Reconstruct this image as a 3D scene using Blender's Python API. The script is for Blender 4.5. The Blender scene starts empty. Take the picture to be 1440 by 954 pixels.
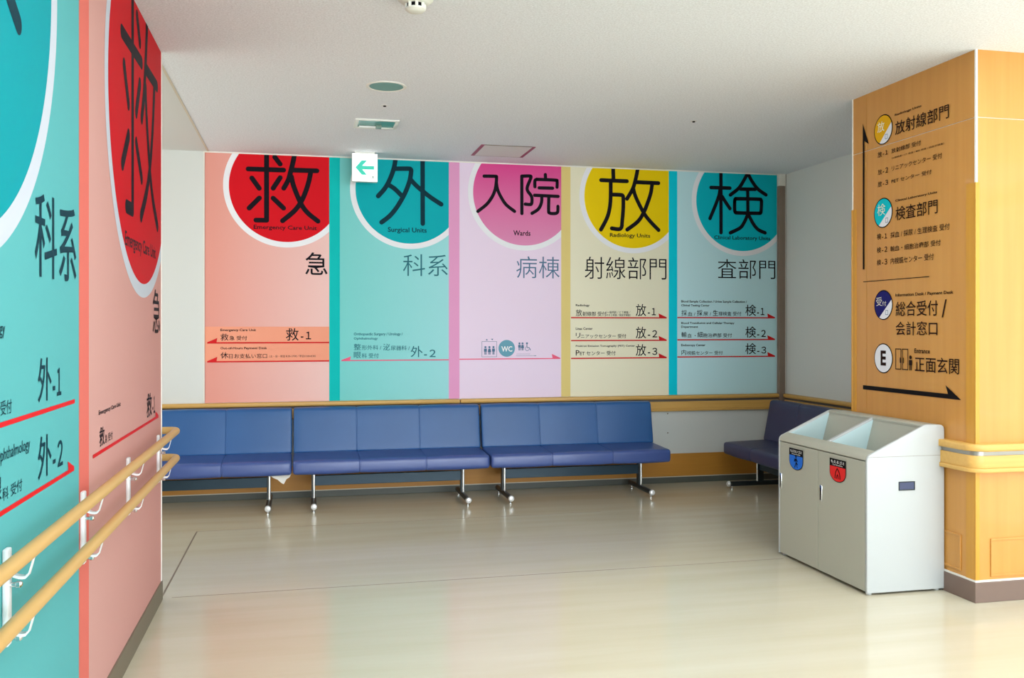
import bpy, bmesh, math
from math import sin, cos, pi, radians
from mathutils import Vector, Matrix

# ------------------------------------------------------------------ camera, world, lights
scene = bpy.context.scene
C = scene.collection
cam_d = bpy.data.cameras.new('camera'); cam = bpy.data.objects.new('camera', cam_d); C.objects.link(cam)
cam.location = (0, 0, 1.4); cam.rotation_euler = (pi/2, 0, -radians(12.8))
cam_d.sensor_width = 36; cam_d.lens = 1295/1440*36; cam_d.shift_y = -17/1440; cam_d.clip_start = 0.05
scene.camera = cam

world = bpy.data.worlds.new('world'); scene.world = world; world.use_nodes = True
bgn = world.node_tree.nodes['Background']
bgn.inputs[0].default_value = (0.80, 0.90, 1.0, 1); bgn.inputs[1].default_value = 1.0

def area(name, loc, rot, sx, sy, power, col):
    d = bpy.data.lights.new(name, 'AREA'); d.shape = 'RECTANGLE'; d.size = sx; d.size_y = sy
    d.energy = power; d.color = col
    o = bpy.data.objects.new(name, d); C.objects.link(o); o.location = loc; o.rotation_euler = rot
    return o
# daylight entering through the window bands behind and to the right of the viewer
area('daylight_rear', (3.3, -8.95, 1.55), (radians(90), 0, 0), 7.4, 2.2, 620, (0.88, 0.94, 1.0))
area('daylight_right', (7.1, -3.6, 1.55), (radians(90), 0, radians(90)), 9.6, 2.2, 90, (0.88, 0.94, 1.0))
sun_d = bpy.data.lights.new('sun', 'SUN'); sun_d.energy = 26; sun_d.angle = radians(1.5); sun_d.color = (0.86, 0.93, 1.0)
sun = bpy.data.objects.new('sun', sun_d); C.objects.link(sun); sun.rotation_euler = (radians(47), 0, radians(66))
# unseen fill lights, added to even out the daylight
area('alcove_fill', (-3.25, 6.35, 1.5), (radians(90), 0, radians(-90)), 2.4, 2.2, 44, (1.0, 0.94, 0.86))  # added fill shining from the corridor onto the dim right alcove
area('hall_fill', (3.4, -1.6, 2.79), (0, 0, 0), 6.5, 6.0, 180, (0.86, 0.93, 1.0))  # added overhead fill, bounced off the floor to lift the ceiling
area('lobby_fill', (1.9, 2.3, 2.79), (0, 0, 0), 3.6, 2.4, 75, (0.90, 0.95, 1.0))  # added overhead fill for the back wall, benches and floor

scene.view_settings.view_transform = 'Standard'; scene.view_settings.look = 'None'
scene.view_settings.exposure = 0.20; scene.view_settings.gamma = 1.0
scene.view_settings.use_curve_mapping = False

# ------------------------------------------------------------------ materials
def lin(c):
    out = []
    for v in c[:3]:
        v = v/255.0
        out.append(v/12.92 if v <= 0.04045 else ((v+0.055)/1.055)**2.4)
    return (*out, 1.0)
M = {}
def mat(name, rgb, rough=0.6, metal=0.0, spec=0.5, noise=None, bump=None, grad=None, emit=None, coat=0.0):
    if name.startswith(('print_', 'ring_', 'line_')) or name in ('ink', 'brown', 'black', 'tealink', 'tealink2', 'blueink'): spec = 0.12
    if name in ('ink', 'tealink', 'black', 'brown'): spec = 0.05
    m = bpy.data.materials.new(name); m.use_nodes = True; nt = m.node_tree; N = nt.nodes; Lk = nt.links
    b = N['Principled BSDF']
    b.inputs['Base Color'].default_value = lin(rgb); b.inputs['Roughness'].default_value = rough
    b.inputs['Metallic'].default_value = metal; b.inputs['Specular IOR Level'].default_value = spec
    b.inputs['Coat Weight'].default_value = coat
    co = None
    if noise or bump or grad:
        co = N.new('ShaderNodeTexCoord')
    col_out = None
    if grad:                       # printed colour ramp: (axis, from, to, second colour)
        ax, a0, a1, rgb2 = grad
        sp = N.new('ShaderNodeSeparateXYZ'); g = N.new('ShaderNodeNewGeometry'); Lk.new(g.outputs['Position'], sp.inputs[0])
        mr = N.new('ShaderNodeMapRange'); Lk.new(sp.outputs[ax], mr.inputs[0])
        mr.inputs[1].default_value = a0; mr.inputs[2].default_value = a1
        mx = N.new('ShaderNodeMix'); mx.data_type = 'RGBA'; Lk.new(mr.outputs[0], mx.inputs[0])
        mx.inputs[6].default_value = lin(rgb); mx.inputs[7].default_value = lin(rgb2)
        col_out = mx.outputs[2]
    if noise:                      # (scale vector, amount, second colour)
        sc, amt, rgb2 = noise
        mp = N.new('ShaderNodeMapping'); mp.inputs['Scale'].default_value = sc; Lk.new(co.outputs['Object'], mp.inputs[0])
        nz = N.new('ShaderNodeTexNoise'); nz.inputs['Scale'].default_value = 1.0; nz.inputs['Detail'].default_value = 5
        Lk.new(mp.outputs[0], nz.inputs[0])
        cr = N.new('ShaderNodeMapRange'); cr.inputs[1].default_value = 0.3; cr.inputs[2].default_value = 0.7
        cr.inputs[3].default_value = 0; cr.inputs[4].default_value = amt; Lk.new(nz.outputs[0], cr.inputs[0])
        mx = N.new('ShaderNodeMix'); mx.data_type = 'RGBA'; Lk.new(cr.outputs[0], mx.inputs[0])
        if col_out: Lk.new(col_out, mx.inputs[6])
        else: mx.inputs[6].default_value = lin(rgb)
        mx.inputs[7].default_value = lin(rgb2); col_out = mx.outputs[2]
    if col_out: Lk.new(col_out, b.inputs['Base Color'])
    if bump:                       # (scale, strength)
        nz = N.new('ShaderNodeTexNoise'); nz.inputs['Scale'].default_value = bump[0]; nz.inputs['Detail'].default_value = 3
        mp = N.new('ShaderNodeMapping'); Lk.new(co.outputs['Object'], mp.inputs[0]); Lk.new(mp.outputs[0], nz.inputs[0])
        if len(bump) > 2: mp.inputs['Scale'].default_value = bump[2]
        bp = N.new('ShaderNodeBump'); bp.inputs['Strength'].default_value = bump[1]; bp.inputs['Distance'].default_value = 0.004
        Lk.new(nz.outputs[0], bp.inputs['Height']); Lk.new(bp.outputs[0], b.inputs['Normal'])
    if emit:
        b.inputs['Emission Color'].default_value = lin(emit[0]); b.inputs['Emission Strength'].default_value = emit[1]
    M[name] = m; return m

mat('wall_white', (212, 216, 214), 0.7)
mat('wall_lower', (224, 218, 206), 0.6)
mat('ceiling_board', (242, 246, 252), 0.9, noise=((110, 110, 110), 0.45, (186, 186, 190)), bump=(230, 0.5))
mat('ceiling_smooth', (214, 216, 214), 0.8)
mat('seam', (120, 108, 92), 0.6)
mat('floor_vinyl', (207, 200, 179), 0.17, noise=((0.8, 7, 1), 0.5, (192, 181, 150)), bump=(1.0, 0.10, (1.0, 9, 1)), spec=0.5)
mat('skirting_dark', (88, 92, 84), 0.5)
mat('skirting_brown', (118, 98, 88), 0.5)
mat('skirting_left', (112, 102, 84), 0.5)
mat('trim_white', (232, 230, 222), 0.5)
mat('wood_rail', (214, 170, 92), 0.42, noise=((3, 60, 60), 0.4, (196, 148, 74)))
mat('wood_dado', (196, 136, 50), 0.5, noise=((3, 30, 60), 0.4, (180, 122, 42)))
mat('wood_panel', (204, 146, 70), 0.42, noise=((22, 22, 0.9), 0.5, (188, 128, 52)), bump=(1.0, 0.05, (90, 90, 2)), coat=0.25)
mat('wood_guard', (205, 148, 50), 0.4, noise=((40, 40, 1.2), 0.4, (190, 132, 40)))
mat('wood_handrail', (206, 166, 102), 0.42, noise=((40, 3, 40), 0.45, (192, 150, 86)))
mat('silver', (150, 148, 142), 0.35, metal=0.8)
mat('shadow_gap', (92, 84, 78), 0.6)
mat('post_grey', (140, 122, 108), 0.6, noise=((6, 6, 6), 0.5, (122, 106, 94)))
mat('leather_blue', (30, 84, 142), 0.40, spec=0.5, noise=((3, 3, 3), 0.35, (44, 98, 160)), bump=(320, 0.06))
mat('leather_seat', (58, 80, 142), 0.34, spec=0.6, noise=((4, 4, 4), 0.3, (66, 92, 150)), bump=(320, 0.06))
mat('leather_navy', (54, 56, 90), 0.42, spec=0.4, bump=(320, 0.06))
mat('steel_dark', (44, 52, 54), 0.4, metal=0.3)
mat('beam_teal', (24, 56, 72), 0.45, metal=0.2)
mat('chrome', (225, 228, 230), 0.18, metal=1.0)
mat('cap_white', (236, 238, 240), 0.3, metal=0.4)
mat('bracket_white', (236, 238, 240), 0.35)
mat('cloth_white', (228, 226, 218), 0.8)
mat('bin_shaded', (172, 172, 158), 0.45)  # bin paint darkened for the shade on left-facing doors, lip and flap
mat('bin_white', (180, 184, 184), 0.42)
mat('bin_chute', (186, 210, 212), 0.5)
mat('bin_dark', (40, 40, 40), 0.6)
mat('recess_blue', (60, 68, 100), 0.4)
mat('ink', (24, 22, 30), 0.5)
mat('brown', (40, 24, 20), 0.5)
mat('tealink', (16, 54, 66), 0.5)
mat('tealink2', (40, 110, 124), 0.5)
mat('blueink', (84, 118, 150), 0.5)
mat('white', (240, 240, 240), 0.5)
mat('cream', (236, 232, 208), 0.5)
mat('ring_white', (236, 238, 244), 0.6)
mat('line_red', (208, 30, 34), 0.5)
mat('line_pink', (232, 96, 130), 0.5)
mat('black', (22, 20, 22), 0.5)
mat('wc_blue', (82, 152, 176), 0.5)
mat('sticker_blue', (24, 106, 214), 0.4)
mat('sticker_red', (224, 26, 22), 0.4)
mat('sign_glow', (250, 252, 250), 0.4, emit=((250, 255, 252), 1.1))
mat('sign_green', (40, 190, 165), 0.4, emit=((60, 200, 175), 0.35))
mat('lamp_glass', (120, 146, 134), 0.3)
mat('lamp_teal', (96, 158, 148), 0.25)
mat('plaster_rim', (228, 226, 220), 0.6)
mat('hatch_edge', (150, 74, 100), 0.5)
mat('hatch_panel', (224, 222, 220), 0.85)
mat('fixture_white', (232, 234, 228), 0.4)
mat('sensor_white', (228, 228, 218), 0.5)
# the printed panels (printed colours, some with a printed ramp; left-wall copies darkened)
mat('print_salmon', (226, 156, 144), 0.6, grad=(0, -0.7, 0.2, (238, 198, 194)))
mat('print_orange', (240, 160, 132), 0.6)
mat('print_red', (212, 14, 30), 0.6)
mat('print_teal', (122, 208, 206), 0.6, grad=(0, 0.3, 1.2, (158, 222, 226)))
mat('print_teal_deep', (0, 190, 188), 0.6)
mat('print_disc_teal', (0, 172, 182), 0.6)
mat('print_disc_teal_dimmed', (0, 146, 156), 0.6)  # left-wall copy of the teal disc, darkened to offset stronger light
mat('print_red_dimmed', (196, 12, 26), 0.6)  # left-wall copy of the red, darkened to offset stronger light
mat('ring_dimmed', (192, 198, 208), 0.6)  # left-wall copy of the white ring, darkened to offset stronger light
mat('print_lilac', (236, 218, 240), 0.6)
mat('print_pink', (230, 160, 204), 0.6)
mat('print_disc_pink', (224, 146, 188), 0.6, grad=(2, 2.1, 2.8, (222, 74, 148)))
mat('print_sand', (236, 232, 206), 0.6)
mat('print_gold', (226, 206, 132), 0.6)
mat('print_disc_gold', (240, 208, 0), 0.6)
mat('print_aqua', (194, 232, 240), 0.6)
mat('print_cyan', (0, 208, 232), 0.6)
mat('print_disc_cyan', (0, 188, 204), 0.6)
mat('print_salmon_dimmed', (202, 154, 146), 0.6, grad=(1, 3.36, 5.0, (202, 146, 138)))  # left-wall copy of the salmon, darkened to offset stronger light
mat('strip_warm', (206, 196, 176), 0.5)
mat('print_coral', (214, 110, 98), 0.6)
mat('print_teal_dimmed', (88, 168, 170), 0.6)  # left-wall copy of the pale teal, darkened to offset stronger light
mat('print_navy', (30, 30, 104), 0.6)
mat('print_amber', (222, 168, 20), 0.6)
mat('print_pale', (226, 228, 236), 0.6)

# ------------------------------------------------------------------ helpers
def tag(o, label=None, cat=None, group=None, kind=None):
    if label: o['label'] = label
    if cat: o['category'] = cat
    if group: o['group'] = group
    if kind: o['kind'] = kind
    return o
def empty(name, loc, label, cat, group=None):
    o = bpy.data.objects.new(name, None); C.objects.link(o); o.location = loc; o.empty_display_size = 0.1
    return tag(o, label, cat, group)
def world_loc(o):
    v = Vector((0, 0, 0))
    while o: v += Vector(o.location); o = o.parent
    return v
def link(name, bm, m, parent=None, smooth=False, label=None, recalc=True):
    """mesh given in world coordinates -> one object, local to its parent"""
    if recalc: bmesh.ops.recalc_face_normals(bm, faces=bm.faces)
    if parent is not None:
        off = world_loc(parent); bmesh.ops.translate(bm, verts=bm.verts, vec=-off)
    me = bpy.data.meshes.new(name); bm.to_mesh(me); bm.free()
    for mm in (m if isinstance(m, list) else [m]): me.materials.append(M[mm])
    if smooth:
        for p in me.polygons: p.use_smooth = True
        me.set_sharp_from_angle(angle=radians(38))
    o = bpy.data.objects.new(name, me); C.objects.link(o); o.parent = parent
    if label: o['label'] = label
    return o
def box(bm, x0, y0, z0, x1, y1, z1, bev=0.0, seg=2, mi=0):
    vs = [bm.verts.new(p) for p in ((x0,y0,z0),(x1,y0,z0),(x1,y1,z0),(x0,y1,z0),(x0,y0,z1),(x1,y0,z1),(x1,y1,z1),(x0,y1,z1))]
    fs = [bm.faces.new([vs[i] for i in q]) for q in ((3,2,1,0),(4,5,6,7),(0,1,5,4),(1,2,6,5),(2,3,7,6),(3,0,4,7))]
    for f in fs: f.material_index = mi
    if bev:
        es = list({e for f in fs for e in f.edges})
        bmesh.ops.bevel(bm, geom=es, offset=bev, segments=seg, affect='EDGES', profile=0.5)
def prism(bm, pts, f0, f1, bev=0.0, seg=2):
    """pts polygon; f0, f1 map a 2-D point to the two caps"""
    a = [bm.verts.new(f0(p)) for p in pts]; b = [bm.verts.new(f1(p)) for p in pts]
    fs = [bm.faces.new(a), bm.faces.new(b[::-1])]; n = len(pts)
    for i in range(n): fs.append(bm.faces.new((a[i], b[i], b[(i+1) % n], a[(i+1) % n])))
    if bev:
        es = list({e for f in fs[:2] for e in f.edges} )
        bmesh.ops.bevel(bm, geom=es, offset=bev, segments=seg, affect='EDGES', profile=0.5)
def tube(bm, pts, r, n=12, caps=True):
    pts = [Vector(p) for p in pts]; rings = []
    up = Vector((0, 0, 1)); 
    for i, p in enumerate(pts):
        a = pts[max(i-1, 0)]; b = pts[min(i+1, len(pts)-1)]; t = (b-a).normalized()
        u = up.cross(t)
        if u.length < 1e-3: u = Vector((1, 0, 0)).cross(t)
        u.normalize(); v = t.cross(u).normalized()
        rr = r[i] if isinstance(r, (list, tuple)) else r
        rings.append([bm.verts.new(p + u*cos(2*pi*k/n)*rr + v*sin(2*pi*k/n)*rr) for k in range(n)])
    for i in range(len(rings)-1):
        for k in range(n): bm.faces.new((rings[i][k], rings[i][(k+1) % n], rings[i+1][(k+1) % n], rings[i+1][k]))
    if caps: bm.faces.new(rings[0][::-1]); bm.faces.new(rings[-1])
def lathe(bm, prof, cx, cy, cz, n=32, axis='z'):
    """prof: list of (r, h)"""
    rings = []
    for r, h in prof:
        ring = []
        for k in range(n):
            a = 2*pi*k/n
            if axis == 'z': p = (cx+r*cos(a), cy+r*sin(a), cz+h)
            elif axis == 'y': p = (cx+r*cos(a), cy+h, cz+r*sin(a))
            else: p = (cx+h, cy+r*cos(a), cz+r*sin(a))
            ring.append(bm.verts.new(p))
        rings.append(ring)
    for i in range(len(rings)-1):
        for k in range(n): bm.faces.new((rings[i][k], rings[i][(k+1) % n], rings[i+1][(k+1) % n], rings[i+1][k]))
    bm.faces.new(rings[0]); bm.faces.new(rings[-1][::-1])
def B(*a, **k):
    bm = bmesh.new(); box(bm, *a, **k); return bm
def struct(name, bm, m, **k):
    o = link(name, bm, m, **k); o['kind'] = 'structure'; return o

# a printed surface: 2-D coordinates (s to the reader's right, z up) on a wall plane, h = height above it
FR = {'back': (lambda s, z, h: (s, 7.745-h, z)), 'left': (lambda s, z, h: (-0.708+h, s, z)),
      'pillar': (lambda s, z, h: (3.328-h, -s, z)), 'door': (lambda s, z, h: (2.858-h, -s, z)),
      'exit': (lambda s, z, h: (s, 7.498-h, z))}
def poly(bm, fr, pts, h):
    if len(pts) < 3: return
    f = bm.faces.new([bm.verts.new(FR[fr](s, z, h)) for s, z in pts]); f.normal_update()
def clip(pts, a, b, c):          # keep a*s + b*z <= c
    out = []
    for i in range(len(pts)):
        p, q = pts[i], pts[(i+1) % len(pts)]; dp = a*p[0]+b*p[1]-c; dq = a*q[0]+b*q[1]-c
        if dp <= 0: out.append(p)
        if dp*dq < 0:
            t = dp/(dp-dq); out.append((p[0]+(q[0]-p[0])*t, p[1]+(q[1]-p[1])*t))
    return out
def disc(cx, cz, r, n=96): return [(cx+r*cos(2*pi*k/n), cz+r*sin(2*pi*k/n)) for k in range(n)]
def rect(s0, z0, s1, z1): return [(s0, z0), (s1, z0), (s1, z1), (s0, z1)]
def smooth_line(pts, n=6):
    if len(pts) < 3: return pts
    P = [pts[0]] + list(pts) + [pts[-1]]; out = []
    for i in range(1, len(P)-2):
        for k in range(n):
            t = k/n; r = []
            for j in (0, 1):
                p0, p1, p2, p3 = P[i-1][j], P[i][j], P[i+1][j], P[i+2][j]
                r.append(0.5*(2*p1+(p2-p0)*t+(2*p0-5*p1+4*p2-p3)*t*t+(3*p1-p0-3*p2+p3)*t**3))
            out.append(tuple(r))
    out.append(pts[-1]); return out
def ribbon(bm, fr, pts, w, h, zmax=None, n=6):
    """a round-capped pen stroke lying on the surface"""
    pts = smooth_line(pts, n); L, R = [], []
    for i, p in enumerate(pts):
        a = pts[max(i-1, 0)]; b = pts[min(i+1, len(pts)-1)]; dx, dz = b[0]-a[0], b[1]-a[1]; l = math.hypot(dx, dz) or 1
        nx, nz = -dz/l*w/2, dx/l*w/2
        L.append((p[0]+nx, p[1]+nz)); R.append((p[0]-nx, p[1]-nz))
    cl = (lambda p: (p[0], min(p[1], zmax))) if zmax else (lambda p: p)
    va = [bm.verts.new(FR[fr](*cl(p), h)) for p in L]; vb = [bm.verts.new(FR[fr](*cl(p), h)) for p in R]
    for i in range(len(pts)-1):
        try: bm.faces.new((va[i], vb[i], vb[i+1], va[i+1]))
        except ValueError: pass
    for e, s in ((0, 1), (-1, -1)):
        p = pts[e]; q = pts[e+s]; a0 = math.atan2(p[1]-q[1], p[0]-q[0])
        fan = [cl((p[0]+cos(a0+pi*(k/10-0.5))*w/2, p[1]+sin(a0+pi*(k/10-0.5))*w/2)) for k in range(11)]
        poly(bm, fr, fan, h)
TCACHE = {}
def text_bm(txt, weight, res):
    key = (txt, weight, res)
    if key not in TCACHE:
        cu = bpy.data.curves.new('lettering', 'FONT'); cu.body = txt; cu.resolution_u = res; cu.offset = weight
        o = bpy.data.objects.new('lettering', cu); C.objects.link(o)
        dg = bpy.context.evaluated_depsgraph_get()
        me = bpy.data.meshes.new_from_object(o.evaluated_get(dg))
        TCACHE[key] = ([tuple(v.co[:2]) for v in me.vertices], [tuple(p.vertices) for p in me.polygons])
        bpy.data.meshes.remove(me); bpy.data.objects.remove(o); bpy.data.curves.remove(cu)
    return TCACHE[key]
def lettering(fr, txt, s0, z0, s1, z1, m, parent, weight=0.0, h=0.0016, name='lettering'):
    hh = abs(z1-z0); res = 2 if hh < 0.05 else 4
    vs, fs = text_bm(txt, weight, res)
    xa = min(v[0] for v in vs); xb = max(v[0] for v in vs); ya = min(v[1] for v in vs); yb = max(v[1] for v in vs)
    k, kz = (s1-s0)/max(xb-xa, 1e-6), (z1-z0)/max(yb-ya, 1e-6)
    bm = bmesh.new()
    V = [bm.verts.new(FR[fr](s0+(x-xa)*k, z0+(y-ya)*kz, h)) for x, y in vs]
    for f in fs:
        try: bm.faces.new([V[i] for i in f])
        except ValueError: pass
    return link(name, bm, m, parent, recalc=False)
def decal(name, fr, polys, h, m, parent, label=None):
    bm = bmesh.new()
    for p in polys: poly(bm, fr, p, h)
    return link(name, bm, m, parent, recalc=False, label=label)

# ------------------------------------------------------------------ traced large characters and lettering boxes (metres on the wall)
GLYPHS={
'red':(0.0315,[[(-0.431,2.68),(-0.153,2.681)],[(-0.287,2.812),(-0.287,2.269)],[(-0.287,2.268),(-0.37,2.267)],[(-0.222,2.784),(-0.18,2.729)],[(-0.402,2.607),(-0.345,2.526)],[(-0.18,2.618),(-0.235,2.53)],[(-0.344,2.447),(-0.423,2.363)],[(-0.235,2.449),(-0.153,2.37)],[(-0.066,2.813),(-0.076,2.757),(-0.095,2.677),(-0.114,2.605),(-0.151,2.533)],[(-0.072,2.684),(0.113,2.685)],[(0.064,2.675),(0.048,2.595),(0.021,2.506),(-0.018,2.418),(-0.072,2.345),(-0.161,2.267)],[(-0.091,2.63),(-0.072,2.551),(-0.018,2.418),(0.036,2.34),(0.122,2.27)]]),
'teal':(0.0308,[[(0.757,2.798),(0.743,2.725),(0.71,2.634),(0.67,2.56),(0.614,2.493)],[(0.743,2.726),(0.865,2.731),(0.885,2.726),(0.889,2.706),(0.877,2.632),(0.848,2.549),(0.816,2.483),(0.767,2.401),(0.71,2.33),(0.642,2.275)],[(0.694,2.593),(0.751,2.558),(0.812,2.499)],[(0.986,2.803),(0.987,2.272)],[(0.885,2.64),(0.93,2.593),(0.987,2.546),(1.061,2.491),(1.144,2.44)]]),
'pink':(0.0231,[[(1.515,2.692),(1.613,2.694),(1.623,2.686),(1.62,2.636),(1.609,2.574),(1.581,2.511),(1.534,2.449),(1.46,2.389)],[(1.622,2.636),(1.632,2.582),(1.66,2.522),(1.707,2.454),(1.782,2.398)],[(1.846,2.701),(1.847,2.381)],[(1.846,2.704),(1.917,2.708),(1.928,2.7),(1.921,2.677),(1.893,2.595),(1.929,2.538),(1.937,2.507),(1.933,2.468),(1.917,2.461),(1.877,2.463)],[(2.057,2.725),(2.059,2.682)],[(1.963,2.616),(1.963,2.663),(1.973,2.679),(1.993,2.681),(2.146,2.68),(2.162,2.671),(2.162,2.619)],[(2.001,2.608),(2.122,2.609)],[(1.96,2.542),(2.172,2.539)],[(2.025,2.535),(2.021,2.479),(1.993,2.423),(1.937,2.385)],[(2.088,2.535),(2.086,2.41),(2.094,2.393),(2.114,2.388),(2.15,2.39),(2.166,2.401),(2.17,2.421),(2.17,2.452)]]),
'gold':(0.0285,[[(2.677,2.803),(2.679,2.704)],[(2.565,2.695),(2.805,2.694)],[(2.654,2.687),(2.653,2.545),(2.644,2.45),(2.619,2.362),(2.563,2.258)],[(2.66,2.571),(2.748,2.57),(2.765,2.564),(2.771,2.541),(2.77,2.438),(2.76,2.326),(2.755,2.286),(2.731,2.266),(2.664,2.272)],[(2.907,2.809),(2.89,2.728),(2.861,2.631),(2.806,2.538)],[(2.882,2.689),(3.102,2.687)],[(3.043,2.677),(3.03,2.597),(3.0,2.508),(2.962,2.419),(2.907,2.338),(2.808,2.264)],[(2.865,2.631),(2.89,2.552),(2.962,2.419),(3.026,2.341),(3.104,2.267)]]),
'cyan':(0.0265,[[(3.707,2.804),(3.708,2.258)],[(3.61,2.665),(3.796,2.666)],[(3.698,2.648),(3.686,2.589),(3.652,2.502),(3.6,2.384)],[(3.72,2.586),(3.753,2.537),(3.796,2.479)],[(3.97,2.806),(3.932,2.738),(3.881,2.666),(3.8,2.604)],[(3.974,2.806),(4.017,2.733),(4.077,2.664),(4.155,2.616)],[(3.902,2.66),(4.047,2.663)],[(3.972,2.659),(3.974,2.441)],[(3.842,2.547),(3.848,2.565),(3.868,2.571),(4.086,2.573),(4.105,2.565),(4.11,2.547),(4.106,2.464),(4.099,2.449),(4.077,2.444),(3.872,2.442),(3.851,2.447),(3.843,2.465),(3.842,2.547)],[(3.97,2.425),(3.94,2.362),(3.898,2.306),(3.8,2.258)],[(3.983,2.422),(4.026,2.348),(4.077,2.294),(4.146,2.266)]]),
}
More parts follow.
